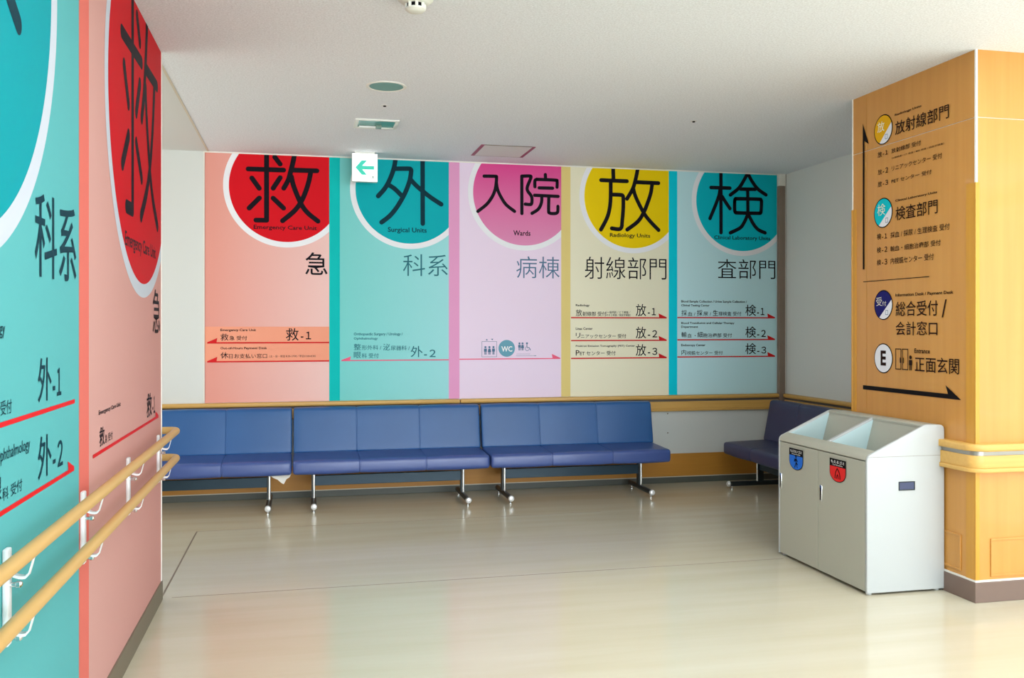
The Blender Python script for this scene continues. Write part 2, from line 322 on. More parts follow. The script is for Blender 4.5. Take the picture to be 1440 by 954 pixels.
TEXTS=[
 ('red', 'Emergency Care Unit', -0.3882, 2.1854, 0.1127, 2.2295, 'ink', 0),
 ('red', '急', 0.0193, 1.8279, 0.1993, 2.0132, 'ink', 0),
 ('teal', 'Surgical Units', 0.6942, 2.1837, 1.0205, 2.2364, 'tealink', 0),
 ('teal', '科系', 0.8213, 1.829, 1.2005, 2.0129, 'tealink2', 1),
 ('pink', 'Wards', 1.7707, 2.1888, 1.9231, 2.2338, 'ink', 0),
 ('pink', '病棟', 1.798, 1.8223, 2.1852, 2.0109, 'blueink', 1),
 ('gold', 'Radiology Units', 2.6459, 2.1854, 3.024, 2.2317, 'ink', 0),
 ('gold', '射線部門', 2.4133, 1.8235, 3.1791, 2.0184, 'ink', 1),
 ('cyan', 'Clinical Laboratory Units', 3.6406, 2.1871, 4.1997, 2.232, 'ink', 0),
 ('cyan', '査部門', 3.6776, 1.8408, 4.2494, 2.0184, 'ink', 1),
 ('red', 'Emergency Care Unit', -0.646, 1.3599, -0.3701, 1.3856, 'ink', 0),
 ('red', '救', -0.646, 1.2899, -0.5843, 1.3455, 'ink', 0),
 ('red', '急 受付', -0.5774, 1.2925, -0.4395, 1.328, 'ink', 0),
 ('red', '救', -0.1347, 1.2882, -0.0329, 1.3898, 'ink', 0),
 ('red', '-1', -0.0158, 1.298, 0.0668, 1.3606, 'ink', 0),
 ('red', 'Out-of-Hours Payment Desk', -0.646, 1.214, -0.2836, 1.2381, 'ink', 0),
 ('red', '休', -0.646, 1.1454, -0.5843, 1.1965, 'ink', 0),
 ('red', '日お支払い窓口', -0.5802, 1.1449, -0.2836, 1.1831, 'ink', 0),
 ('red', '（土・日・祝日 8:30-17:00／平日17:00-8:30）', -0.2654, 1.1512, 0.1025, 1.1704, 'ink', 0),
 ('teal', 'Orthopaedic Surgery / Urology /', 0.4128, 1.3233, 0.818, 1.3522, 'tealink2', 0),
 ('teal', 'Ophthalmology', 0.4128, 1.2893, 0.6105, 1.3139, 'tealink2', 0),
 ('teal', '整', 0.4128, 1.2082, 0.4712, 1.2596, 'tealink2', 0),
 ('teal', '形外科 /', 0.4785, 1.2078, 0.64, 1.247, 'tealink2', 0),
 ('teal', '泌', 0.6548, 1.2038, 0.714, 1.2586, 'tealink2', 0),
 ('teal', '尿器科 /', 0.7184, 1.2035, 0.8778, 1.243, 'tealink2', 0),
 ('teal', '眼', 0.4128, 1.1403, 0.4712, 1.1931, 'tealink2', 0),
 ('teal', '科 受付', 0.4785, 1.1398, 0.6179, 1.1803, 'tealink2', 0),
 ('teal', '外', 0.8852, 1.1457, 0.9858, 1.2395, 'tealink2', 0),
 ('teal', '-2', 0.9978, 1.1449, 1.096, 1.2074, 'tealink2', 0),
 ('gold', 'Radiology', 2.3322, 1.5757, 2.4584, 1.5999, 'ink', 0),
 ('gold', '放', 2.3322, 1.4948, 2.389, 1.5538, 'ink', 0),
 ('gold', '射線部 受付', 2.3936, 1.4949, 2.6134, 1.5355, 'ink', 0),
 ('gold', '（一般撮影／ＣＴ検査／', 2.6134, 1.5177, 2.8405, 1.5408, 'ink', 0),
 ('gold', 'ＭＲＩ検査／核医学検査）', 2.6134, 1.494, 2.8405, 1.5155, 'ink', 0),
 ('gold', '放', 2.8878, 1.4962, 2.986, 1.6043, 'ink', 0),
 ('gold', '-1', 3.0019, 1.504, 3.0784, 1.5688, 'ink', 0),
 ('gold', 'Linac Center', 2.3322, 1.3741, 2.4862, 1.3962, 'ink', 0),
 ('gold', 'リ', 2.3322, 1.3035, 2.3737, 1.3476, 'ink', 0),
 ('gold', 'ニアックセンター 受付', 2.3783, 1.3004, 2.798, 1.3365, 'ink', 0),
 ('gold', '放', 2.8878, 1.2975, 2.986, 1.4021, 'ink', 0),
 ('gold', '-2', 3.0019, 1.3062, 3.0912, 1.3706, 'ink', 0),
 ('gold', 'Positron Emission Tomography (PET) Center', 2.3322, 1.2196, 2.8799, 1.2408, 'ink', 0),
 ('gold', 'P', 2.3322, 1.149, 2.366, 1.1959, 'ink', 0),
 ('gold', 'ET センター 受付', 2.3706, 1.1487, 2.6992, 1.1881, 'ink', 0),
 ('gold', '放', 2.8878, 1.1422, 2.986, 1.2463, 'ink', 0),
 ('gold', '-3', 3.0019, 1.1489, 3.0912, 1.2129, 'ink', 0),
 ('pink', 'WC', 1.6656, 1.1868, 1.7618, 1.234, 'white', 3),
 ('cyan', 'Blood Sample Collection / Urine Sample Collection /', 3.3204, 1.6142, 3.9638, 1.6407, 'ink', 0),
 ('cyan', 'Clinical Testing Center', 3.3204, 1.5794, 3.5954, 1.6045, 'ink', 0),
 ('cyan', '採', 3.3231, 1.4997, 3.3764, 1.5522, 'ink', 0),
 ('cyan', '血 /', 3.3831, 1.4999, 3.4567, 1.5363, 'ink', 0),
 ('cyan', '採', 3.4728, 1.5001, 3.5279, 1.5529, 'ink', 0),
 ('cyan', '尿 /', 3.5347, 1.5003, 3.6116, 1.5369, 'ink', 0),
 ('cyan', '生', 3.6279, 1.5006, 3.6794, 1.5535, 'ink', 0),
 ('cyan', '理検査 受付', 3.6834, 1.5007, 3.9074, 1.5392, 'ink', 0),
 ('cyan', '検', 3.9487, 1.5014, 4.0564, 1.6032, 'ink', 0),
 ('cyan', '-1', 4.0661, 1.5081, 4.1396, 1.5744, 'ink', 0),
 ('cyan', 'Blood Transfusion and Cellular Therapy', 3.3204, 1.4213, 3.8402, 1.4443, 'ink', 0),
 ('cyan', 'Department', 3.3204, 1.3865, 3.4836, 1.4102, 'ink', 0),
 ('cyan', '輸', 3.3231, 1.3056, 3.3737, 1.3553, 'ink', 0),
 ('cyan', '血 ・', 3.3804, 1.3055, 3.4607, 1.3402, 'ink', 0),
 ('cyan', '細', 3.4768, 1.3052, 3.5306, 1.3551, 'ink', 0),
 ('cyan', '胞治療部 受付', 3.5347, 1.3051, 3.8156, 1.3422, 'ink', 0),
 ('cyan', '検', 3.9487, 1.3015, 4.0564, 1.4027, 'ink', 0),
 ('cyan', '-2', 4.0661, 1.3075, 4.1535, 1.3722, 'ink', 0),
 ('cyan', 'Endoscopy Center', 3.3204, 1.2197, 3.5549, 1.2462, 'ink', 0),
 ('cyan', '内', 3.3231, 1.1475, 3.3697, 1.1946, 'ink', 0),
 ('cyan', '視鏡センター 受付', 3.3764, 1.1472, 3.7242, 1.1826, 'ink', 0),
 ('cyan', '検', 3.9487, 1.1497, 4.0564, 1.2505, 'ink', 0),
 ('cyan', '-3', 4.0661, 1.1552, 4.1577, 1.2183, 'ink', 0),
 ('Lsalmon', 'Emergency Care Unit', 4.0109, 1.7154, 4.8094, 1.7958, 'ink', 0),
 ('Lsalmon', '急', 4.7263, 1.3693, 4.9547, 1.5857, 'ink', 0),
 ('Lteal', '科', 2.7168, 1.5387, 2.9452, 1.7753, 'tealink', 0),
 ('Lteal', '系', 2.9697, 1.5397, 3.1823, 1.7718, 'tealink', 0),
 ('Lsalmon', 'Emergency Care Unit', 3.5155, 1.0813, 3.9184, 1.1026, 'ink', 0),
 ('Lsalmon', '救', 3.5265, 0.9703, 3.6137, 1.0393, 'ink', 0),
 ('Lsalmon', '急 受付', 3.6215, 0.9729, 3.7596, 1.0044, 'ink', 0),
 ('Lsalmon', '救', 4.5473, 0.975, 4.6966, 1.0872, 'ink', 0),
 ('Lsalmon', '-1', 4.7168, 0.9801, 4.7925, 1.0631, 'ink', 0),
 ('Lteal', '外', 2.7461, 1.1911, 2.8839, 1.3135, 'tealink', 0),
 ('Lteal', '-1', 2.9009, 1.1961, 2.9946, 1.2784, 'tealink', 0),
 ('Lteal', '外', 2.7461, 0.9781, 2.8839, 1.0962, 'tealink', 0),
 ('Lteal', '-2', 2.9009, 0.984, 3.0131, 1.0615, 'tealink', 0),
 ('P', 'Radiology Units', -4.6854, 2.6115, -4.4515, 2.6279, 'brown', 0),
 ('P', '放射線部門', -4.6835, 2.5042, -4.2305, 2.5819, 'brown', 0),
 ('P', '放', -4.8483, 2.4026, -4.8079, 2.4372, 'brown', 0),
 ('P', '-1', -4.7979, 2.4077, -4.7524, 2.4342, 'brown', 0),
 ('P', '放射線部 受付', -4.7172, 2.4052, -4.4559, 2.4332, 'brown', 0),
 ('P', '（X線検査 / CT 検査 / MRI 検査 / 核医学検査）', -4.7143, 2.372, -4.2678, 2.3831, 'brown', 0),
 ('P', '放', -4.8463, 2.3002, -4.8079, 2.3321, 'brown', 0),
 ('P', '-2', -4.7979, 2.3016, -4.7484, 2.3337, 'brown', 0),
 ('P', 'リニアックセンター 受付', -4.7143, 2.3019, -4.2842, 2.3323, 'brown', 0),
 ('P', '放', -4.8463, 2.2278, -4.8079, 2.2614, 'brown', 0),
 ('P', '-3', -4.7979, 2.2304, -4.7484, 2.2601, 'brown', 0),
 ('P', 'PET センター 受付', -4.7172, 2.2311, -4.3678, 2.2561, 'brown', 0),
 ('P', '放', -4.8513, 2.5506, -4.783, 2.6112, 'cream', 0),
 ('P', 'Clinical Laboratory Units', -4.6815, 2.1163, -4.3229, 2.1336, 'brown', 0),
 ('P', '検査部門', -4.6798, 2.0112, -4.319, 2.0899, 'brown', 0),
 ('P', '検', -4.8559, 1.917, -4.8154, 1.9533, 'brown', 0),
 ('P', '-1', -4.8061, 1.9181, -4.7582, 1.9476, 'brown', 0),
 ('P', '採血 / 採尿 / 生理検査 受付', -4.7264, 1.9146, -4.224, 1.9497, 'brown', 0),
 ('P', '検', -4.8559, 1.8375, -4.8154, 1.8732, 'brown', 0),
 ('P', '-2', -4.8061, 1.8393, -4.7563, 1.871, 'brown', 0),
 ('P', '輸血・細胞治療部 受付', -4.7264, 1.8364, -4.2951, 1.8689, 'brown', 0),
 ('P', '検', -4.8559, 1.7644, -4.8154, 1.7989, 'brown', 0),
 ('P', '-3', -4.8061, 1.7651, -4.7563, 1.7992, 'brown', 0),
 ('P', '内視鏡センター 受付', -4.7264, 1.7633, -4.3501, 1.7996, 'brown', 0),
 ('P', '検', -4.8511, 2.0575, -4.7747, 2.1251, 'cream', 1),
 ('P', 'Information Desk / Payment Desk', -4.6805, 1.5692, -4.1963, 1.5921, 'brown', 0),
 ('P', '総合受付', -4.678, 1.461, -4.3165, 1.5449, 'brown', 0),
 ('P', '/', -4.2867, 1.4509, -4.2479, 1.5465, 'brown', 0),
 ('P', '会計窓口', -4.678, 1.3529, -4.3208, 1.431, 'brown', 0),
 ('P', 'Entrance', -4.5112, 1.2541, -4.3816, 1.2803, 'brown', 0),
 ('P', '正面玄関', -4.5077, 1.151, -4.1528, 1.2361, 'brown', 0),
 ('P', '受', -4.8623, 1.5245, -4.8064, 1.5762, 'cream', 1),
 ('P', '付', -4.8038, 1.5232, -4.7655, 1.5514, 'cream', 1),
 ('P', 'E', -4.8193, 1.1727, -4.768, 1.2611, 'brown', 4),
 ('D', 'もえないゴミ', -5.0265, 0.6504, -4.8976, 0.6685, 'white', 1),
 ('D', 'もえるゴミ', -4.5826, 0.651, -4.4656, 0.6667, 'white', 1),
]

# ------------------------------------------------------------------ the setting
CZ = 2.81; YB = 7.75
fl = struct('floor', B(-3.3, -9.1, -0.1, 7.3, 7.9, 0.0), 'floor_vinyl')
def seam_strip(x0, y0, x1, y1, w=0.0035):
    dx, dy = x1-x0, y1-y0; l = math.hypot(dx, dy); nx, ny = -dy/l*w, dx/l*w; bm = bmesh.new()
    prism(bm, [(x0+nx, y0+ny), (x1+nx, y1+ny), (x1-nx, y1-ny), (x0-nx, y0-ny)], lambda p: (p[0], p[1], 0.0), lambda p: (p[0], p[1], 0.0008))
    o = link('floor_seam', bm, 'seam', fl)
seam_strip(-0.712, 5.0, -0.706, 6.62, 0.0045)
seam_strip(-0.66, 5.03, 2.83, 5.06, 0.0018)
seam_strip(-0.70, 6.62, 2.2, 6.66, 0.0012)
ce = struct('ceiling', B(-0.735, -9.1, CZ, 7.3, 7.9, CZ+0.1), 'ceiling_board')
struct('ceiling', B(-3.3, 5.0, CZ, -0.745, 7.9, CZ+0.1), 'ceiling_smooth')
struct('trim_1', B(-0.748, 4.99, CZ-0.003, -0.734, YB, CZ+0.05), 'strip_warm')
struct('wall_back', B(-3.3, YB, 0, 4.5, 7.9, CZ), 'wall_white')
struct('wall_left', B(-3.3, -9.1, 0, -0.712, 5.0, CZ), 'wall_white')
struct('wall_right', B(4.35, 5.105, 0, 7.3, 7.9, CZ), 'wall_white')
struct('wall_corridor', B(-3.4, 5.0, 0, -3.3, 7.9, CZ), 'wall_white')
# rear and side walls of the hall with their window bands
def window_wall(name, axis, at, a0, a1, n, first):
    th = 0.12
    def bx(bm, p0, p1, z0, z1, t0=0.0, t1=th):
        if axis == 'y': box(bm, p0, at-t1, z0, p1, at-t0, z1)
        else: box(bm, at+t0, p0, z0, at+t1, p1, z1)
    bm = bmesh.new(); w = (a1-a0)/n; lo, hi = 0.40, 2.66
    bx(bm, a0, a1, 0, lo); bx(bm, a0, a1, hi, CZ)
    for i in range(n+1):
        c = a0+i*w; bx(bm, max(a0, c-0.06), min(a1, c+0.06), lo, hi)
    struct(name, bm, 'wall_white')
    for i in range(n):
        bm = bmesh.new(); p0, p1 = a0+i*w+0.06, a0+(i+1)*w-0.06
        bx(bm, p0, p0+0.05, lo, hi, 0.03, 0.09); bx(bm, p1-0.05, p1, lo, hi, 0.03, 0.09)
        bx(bm, p0+0.05, p1-0.05, lo, lo+0.05, 0.03, 0.09); bx(bm, p0+0.05, p1-0.05, hi-0.05, hi, 0.03, 0.09)
        struct('window_%d' % (first+i), bm, 'trim_white')
window_wall('wall_rear', 'y', -9.1, -0.712, 7.3, 4, 1)
window_wall('wall_side', 'x', 7.3, -9.1, 5.105, 8, 5)

# skirtings, dado, cover strips
struct('baseboard_back', B(-3.3, YB-0.012, 0, 4.35, YB, 0.052, bev=0.003), 'skirting_dark')
struct('trim_2', B(-3.3, YB-0.014, 0.052, 4.35, YB, 0.060), 'strip_warm')
struct('trim_3', B(-3.3, YB-0.016, 0.060, 4.35, YB, 0.262, bev=0.002), 'wood_dado')
struct('baseboard_right', B(4.338, 5.105, 0, 4.35, YB-0.02, 0.052), 'skirting_dark')
struct('trim_4', B(4.334, 5.105, 0.052, 4.35, YB-0.02, 0.262), 'wood_dado')
struct('baseboard_left', B(-0.712, -9.1, 0, -0.700, 5.008, 0.098, bev=0.003), 'skirting_left')
struct('baseboard_corridor', B(-3.3, 5.0, 0, -0.712, 5.012, 0.098), 'skirting_left')
struct('trim_5', B(-0.716, 4.994, 0.098, -0.704, 5.006, CZ), 'trim_white')        # white corner strip at the end of the left wall
struct('trim_6', B(-0.776, YB-0.010, 0.80, -0.768, YB, CZ), 'trim_white')          # strip at the left edge of the graphics
struct('trim_7', B(-0.776, YB-0.012, CZ-0.010, 4.265, YB, CZ), 'trim_white')
struct('trim_8', B(4.272, YB-0.035, 0.262, 4.335, YB, 2.70, bev=0.004), 'post_grey')  # grey upright in the corner
struct('trim_9', B(4.272, YB-0.035, 2.70, 4.335, YB, CZ), 'trim_white')
struct('trim_10', B(4.338, YB-0.022, 0.262, 4.350, YB, CZ), 'trim_white')

# bumper rail on the back wall and on the right wall
def bumper(name, along, a0, a1, face, label, sgn=-1, lower_from=None):
    """wooden rail over a silver gap over a wide board; along = 'x' or 'y'; face = wall face coordinate"""
    def bx(bm, d0, d1, z0, z1, bev):
        if along == 'x': box(bm, a0, min(face+sgn*d0, face+sgn*d1), z0, a1, max(face+sgn*d0, face+sgn*d1), z1, bev=bev)
        else: box(bm, min(face+sgn*d0, face+sgn*d1), a0, z0, max(face+sgn*d0, face+sgn*d1), a1, z1, bev=bev)
    mid = (a0+a1)/2
    e = empty(name, (mid, face+sgn*0.02, 0.65) if along == 'x' else (face+sgn*0.02, mid, 0.65), label, 'rail')
    bm = bmesh.new(); bx(bm, 0.0, 0.050, 0.752, 0.788, 0.012); link('handrail', bm, 'wood_rail', e, smooth=True)
    bm = bmesh.new(); bx(bm, 0.0, 0.026, 0.732, 0.752, 0.0); link('metal_channel', bm, 'shadow_gap', e, label='dark metal channel under the handrail')
    bm = bmesh.new(); bx(bm, 0.0, 0.034, 0.668, 0.732, 0.003); link('board', bm, 'wood_rail', e)
    bm = bmesh.new(); bx(bm, 0.0, 0.042, 0.645, 0.668, 0.006); link('lower_lip', bm, 'wood_rail', e, smooth=True)
    return e
bumper('bumper_rail', 'x', -3.29, 1.30, YB, 'light wood bumper rail behind the benches, left of the joint below the lilac panel')
bumper('bumper_rail', 'x', 1.304, 4.27, YB, 'light wood bumper rail from the lilac panel to the grey corner post')
bumper('bumper_rail', 'y', 5.13, 7.70, 4.35, 'wooden bumper rail on the right alcove wall above the dark bench', sgn=-1)

# ------------------------------------------------------------------ printed wall panels
PZ0, PZ1 = 0.790, 2.800
def panel(name, fr, s0, s1, z0, z1, base, label, loc):
    e = empty(name, loc, label, 'wall sign')
    bm = bmesh.new(); pr = rect(s0, z0, s1, z1)
    th = 0.004 if fr == 'back' else 0.003
    prism(bm, pr, lambda p: FR[fr](p[0], p[1], 0.0), lambda p: FR[fr](p[0], p[1], -th))
    link('panel', bm, base, e); return e
def hroundel(e, fr, cx, cz, R, rw, smax, zmax, m, k=1.0, smin=None, ring='ring_white'):
    for nm, r, h, mm in (('ring', R, 0.0006, ring), ('disc', R-rw, 0.0011, m)):
        p = clip(clip(disc(cx, cz, r, 160), 1, 0, smax), 0, 1, zmax)
        if smin is not None: p = clip(p, -1, 0, -smin)
        decal(nm, fr, [p], h, mm, e)
def glyph(e, fr, key, m, f=lambda p: p, k=1.0, zmax=2.80):
    w, st = GLYPHS[key]; bm = bmesh.new()
    for i, s in enumerate(st):
        ribbon(bm, fr, [f(p) for p in s], w*k*1.25, 0.0016+0.00005*i, zmax)
    return link('large_character', bm, m, e, recalc=False)
def arrow_line(e, fr, s0, s1, z, head, m='line_red', w=0.011, hl=0.078, hh=0.040, name='arrow'):
    """thin printed rule with a half arrow head at one end (head = -1 left, 1 right, 0 none)"""
    P = [rect(s0, z-w/2, s1, z+w/2)]
    if head == 1: P.append([(s1, z-w/2), (s1, z+w/2), (s1-hl, z+hh), (s1-hl*0.9, z-w/2)]); 
    if head == -1: P.append([(s0, z-w/2), (s0+hl*0.9, z-w/2), (s0+hl, z+hh), (s0, z+w/2)])
    bm = bmesh.new()
    poly(bm, fr, P[0], 0.0012)
    if head: poly(bm, fr, P[1], 0.0013)
    return link(name, bm, m, e, recalc=False)

E = {}
E['red'] = panel('wall_sign_panel', 'back', -0.766, 0.213, PZ0, PZ1, 'print_salmon', 'salmon back wall panel with a red circle and the character 救', (-0.28, YB, PZ0))
E['teal'] = panel('wall_sign_panel', 'back', 0.213, 1.209, PZ0, PZ1, 'print_teal', 'pale teal back wall panel with a deep teal circle and the character 外', (0.71, YB, PZ0))
E['pink'] = panel('wall_sign_panel', 'back', 1.209, 2.200, PZ0, PZ1, 'print_lilac', 'lilac back wall panel with a pink circle reading 入院 and a WC symbol', (1.7, YB, PZ0))
E['gold'] = panel('wall_sign_panel', 'back', 2.200, 3.201, PZ0, PZ1, 'print_sand', 'sand coloured back wall panel with a yellow circle and the character 放', (2.7, YB, PZ0))
E['cyan'] = panel('wall_sign_panel', 'back', 3.201, 4.265, PZ0, PZ1, 'print_aqua', 'pale blue back wall panel beside the corner with a cyan circle and the character 検', (3.73, YB, PZ0))
decal('colour_band', 'back', [rect(-0.766, 1.121, 0.213, 1.402)], 0.0004, 'print_orange', E['red'], 'orange band')
for k, a, b, m in (('teal', 0.213, 0.300, 'print_teal_deep'), ('pink', 1.209, 1.301, 'print_pink'), ('gold', 2.200, 2.284, 'print_gold'), ('cyan', 3.201, 3.283, 'print_cyan')):
    decal('colour_stripe', 'back', [rect(a, PZ0, b, PZ1)], 0.0004, m, E[k])
CIR = {'red': (-0.130, 2.545, 0.213, 'print_red'), 'teal': (0.878, 2.552, 1.209, 'print_disc_teal'), 'pink': (1.870, 2.556, 2.200, 'print_disc_pink'),
       'gold': (2.862, 2.551, 3.201, 'print_disc_gold'), 'cyan': (3.918, 2.545, 4.265, 'print_disc_cyan')}
for k, (cx, cz, sm, m) in CIR.items():
    hroundel(E[k], 'back', cx, cz, 0.496, 0.045, sm, PZ1, m)
    glyph(E[k], 'back', k, 'tealink' if k == 'teal' else 'ink')
for z in (1.2713, 1.1194): arrow_line(E['red'], 'back', -0.748, 0.213, z, -1)
arrow_line(E['teal'], 'back', 0.311, 1.209, 1.121, -1, m='line_pink', w=0.009, hh=0.034)
arrow_line(E['pink'], 'back', 1.301, 2.193, 1.1248, 1, m='line_pink', w=0.009)
for z in (1.481, 1.280, 1.124): arrow_line(E['gold'], 'back', 2.289, 3.182, z, 1)
for z in (1.484, 1.2837, 1.1295): arrow_line(E['cyan'], 'back', 3.2835, 4.247, z, 1)
def person(bm, fr, s, z0, z1, h=0.0018, skirt=False):
    H = z1-z0
    poly(bm, fr, disc(s, z1-H*0.13, H*0.13, 16), h)
    if skirt: poly(bm, fr, [(s-H*.12, z1-H*.3), (s+H*.12, z1-H*.3), (s+H*.2, z0+H*.3), (s-H*.2, z0+H*.3)], h)
    else: poly(bm, fr, rect(s-H*.17, z0+H*.35, s+H*.17, z1-H*.3), h)
    for d in (-.07, .07): poly(bm, fr, rect(s+d*H-H*.045, z0, s+d*H+H*.045, z0+H*.36), h)
def outline(bm, fr, s0, z0, s1, z1, w, h=0.0018):
    poly(bm, fr, rect(s0, z0, s1, z0+w), h); poly(bm, fr, rect(s0, z1-w, s1, z1), h)
    poly(bm, fr, rect(s0, z0+w, s0+w, z1-w), h); poly(bm, fr, rect(s1-w, z0+w, s1, z1-w), h)
bm = bmesh.new(); outline(bm, 'back', 1.4935, 1.142, 1.6257, 1.276, 0.003)
for i, s in enumerate((1.5258, 1.561, 1.5963)): person(bm, 'back', s, 1.163, 1.236, skirt=(i == 1))
poly(bm, 'back', [(1.528, 1.285), (1.548, 1.285), (1.538, 1.298)], 0.0018); poly(bm, 'back', [(1.575, 1.298), (1.595, 1.298), (1.585, 1.285)], 0.0018)
link('lift_symbol', bm, 'blueink', E['pink'], recalc=False)
decal('toilet_roundel', 'back', [disc(1.7129, 1.2155, 0.0725, 48)], 0.0012, 'wc_blue', E['pink'], 'blue roundel reading WC')
bm = bmesh.new()
person(bm, 'back', 1.8258, 1.197, 1.266); person(bm, 'back', 1.8527, 1.197, 1.266, skirt=True)
poly(bm, 'back', disc(1.892, 1.258, 0.009, 14), 0.0018)
ribbon(bm, 'back', [(1.892, 1.246), (1.893, 1.222), (1.912, 1.220), (1.922, 1.200)], 0.007, 0.0018, n=2)
ribbon(bm, 'back', [(1.884, 1.228), (1.876, 1.212), (1.884, 1.197), (1.900, 1.195), (1.911, 1.206)], 0.004, 0.0019, n=4)
poly(bm, 'back', rect(1.795, 1.1493, 1.965, 1.1513), 0.0018); poly(bm, 'back', [(1.960, 1.1545), (1.978, 1.150), (1.960, 1.146)], 0.0018)
ribbon(bm, 'back', [(1.80, 1.166), (1.92, 1.166)], 0.002, 0.0018, n=1)
link('toilet_symbol', bm, 'blueink', E['pink'], recalc=False)

# left wall panels (the same print, larger, in colours darkened to offset the stronger light)
LZ0 = 0.098
E['Lsalmon'] = panel('wall_sign_panel', 'left', 3.223, 4.993, LZ0, 2.806, 'print_salmon_dimmed', 'tall salmon panel at the end of the left wall with a red circle and 救', (-0.71, 4.1, LZ0))
E['Lteal'] = panel('wall_sign_panel', 'left', 1.443, 3.223, LZ0, 2.806, 'print_teal_dimmed', 'tall teal panel on the left wall nearest the viewer, cut off by the frame', (-0.71, 2.3, LZ0))
decal('colour_stripe', 'left', [rect(3.223, LZ0, 3.365, 2.806)], 0.0004, 'print_coral', E['Lsalmon'])
decal('colour_stripe', 'left', [rect(1.443, LZ0, 1.585, 2.806)], 0.0004, 'print_teal_deep', E['Lteal'])
KL = 0.827/0.496
hroundel(E['Lsalmon'], 'left', 4.444, 2.360, 0.827, 0.062, 4.993, 2.806, 'print_red_dimmed', ring='ring_dimmed')
hroundel(E['Lteal'], 'left', 2.123, 2.360, 0.827, 0.066, 3.223, 2.806, 'print_disc_teal_dimmed', ring='ring_dimmed')
glyph(E['Lsalmon'], 'left', 'red', 'ink', f=lambda p: (4.444+(p[0]+0.130)*KL, 2.360+(p[1]-2.545)*KL), k=KL*0.9, zmax=2.806)
glyph(E['Lteal'], 'left', 'teal', 'tealink', f=lambda p: (2.123+(p[0]-0.878)*KL, 2.360+(p[1]-2.552)*KL), k=KL*0.9, zmax=2.806)
arrow_line(E['Lteal'], 'left', 1.72, 3.163, 1.164, 0, w=0.013)
arrow_line(E['Lteal'], 'left', 1.72, 3.155, 0.951, 1, w=0.013, hl=0.08, hh=0.034)
arrow_line(E['Lsalmon'], 'left', 3.423, 4.907, 0.951, 1, w=0.013, hl=0.10, hh=0.034)
for t in (("Orthopaedic Surgery / Urology", 1.86, 1.372, 2.4593, 1.413), ("Ophthalmology", 2.39, 1.066, 2.67, 1.107), ("受付", 2.425, 1.186, 2.5122, 1.2215),
          ("科 受付", 2.44, 0.978, 2.600, 1.0095), ("眼", 2.365, 0.985, 2.432, 1.040)):
    lettering('left', *t, 'tealink', E['Lteal'])

# ------------------------------------------------------------------ wood clad pillar
PX0, PX1, PY0, PY1 = 3.33, 4.42, 4.035, 5.105
pil = empty('pillar', (3.87, 4.57, 0), 'maple clad pillar on the right with direction lettering on its left face', 'pillar')
bm = bmesh.new(); box(bm, PX0+0.004, PY0+0.004, 0.0, PX1, PY1, CZ); link('core', bm, 'trim_white', pil)
# cladding sheets with open white joints
zs = 2.466; ys = 4.962
for z0, z1 in ((0.112, zs-0.002), (zs+0.002, CZ)):
    for y0, y1 in ((PY0, ys-0.0015), (ys+0.0015, PY1-0.003)):
        link('cladding_sheet', B(PX0, y0, z0, PX0+0.004, y1, z1), 'wood_panel', pil)
    link('cladding_sheet', B(PX0+0.0045, PY0, z0, PX1, PY0+0.004, z1), 'wood_panel', pil)
link('corner_strip', B(PX0-0.003, PY0-0.003, 2.135, PX0+0.009, PY0+0.006, CZ), 'trim_white', pil, label='white metal corner strip')
bm = bmesh.new(); box(bm, PX0-0.004, PY0+0.006, 0.113, PX0, PY0+0.066, 2.135); box(bm, PX0-0.004, PY0-0.004, 0.113, PX0+0.02, PY0+0.006, 2.135, bev=0.002)
link('corner_guard', bm, 'wood_guard', pil, label='golden wood corner guard')
bm = bmesh.new(); box(bm, PX0-0.004, PY1-0.036, 0.113, PX0, PY1, 2.125); box(bm, PX0-0.006, PY1, 0.113, PX0+0.03, PY1+0.010, 2.125, bev=0.002)
link('corner_guard', bm, 'wood_guard', pil, label='golden wood corner guard')
link('corner_strip', B(PX0-0.004, PY1-0.004, 2.125, PX0+0.004, PY1+0.004, CZ), 'trim_white', pil, label='white metal corner strip')
bm = bmesh.new(); box(bm, PX0-0.012, PY0-0.012, 0, PX1, PY1, 0.104, bev=0.003); link('skirting', bm, 'skirting_brown', pil)
bm = bmesh.new(); box(bm, PX0-0.008, PY0-0.008, 0.104, PX1, PY1, 0.113); link('skirting_cap', bm, 'trim_white', pil)
# framed kick panels
def frame_left(y0, y1, z0, z1):
    bm = bmesh.new(); w = 0.012; x0 = PX0-0.007
    for a in ((y0, z0, y1, z0+w), (y0, z1-w, y1, z1), (y0, z0+w, y0+w, z1-w), (y1-w, z0+w, y1, z1-w)): box(bm, x0, a[0], a[1], PX0, a[2], a[3], bev=0.002)
    box(bm, PX0-0.003, y0+w, z0+w, PX0, y1-w, z1-w); link('kick_panel', bm, 'wood_panel', pil)
def frame_front(x0, x1, z0, z1):
    bm = bmesh.new(); w = 0.012; y0 = PY0-0.007
    for a in ((x0, z0, x1, z0+w), (x0, z1-w, x1, z1), (x0, z0+w, x0+w, z1-w), (x1-w, z0+w, x1, z1-w)): box(bm, a[0], y0, a[1], a[2], PY0, a[3], bev=0.002)
    box(bm, x0+w, PY0-0.003, z0+w, x1-w, PY0, z1-w); link('kick_panel', bm, 'wood_panel', pil)
frame_left(PY0+0.105, PY0+0.92, 0.135, 0.322); frame_front(PX0+0.085, PX1-0.09, 0.128, 0.322)
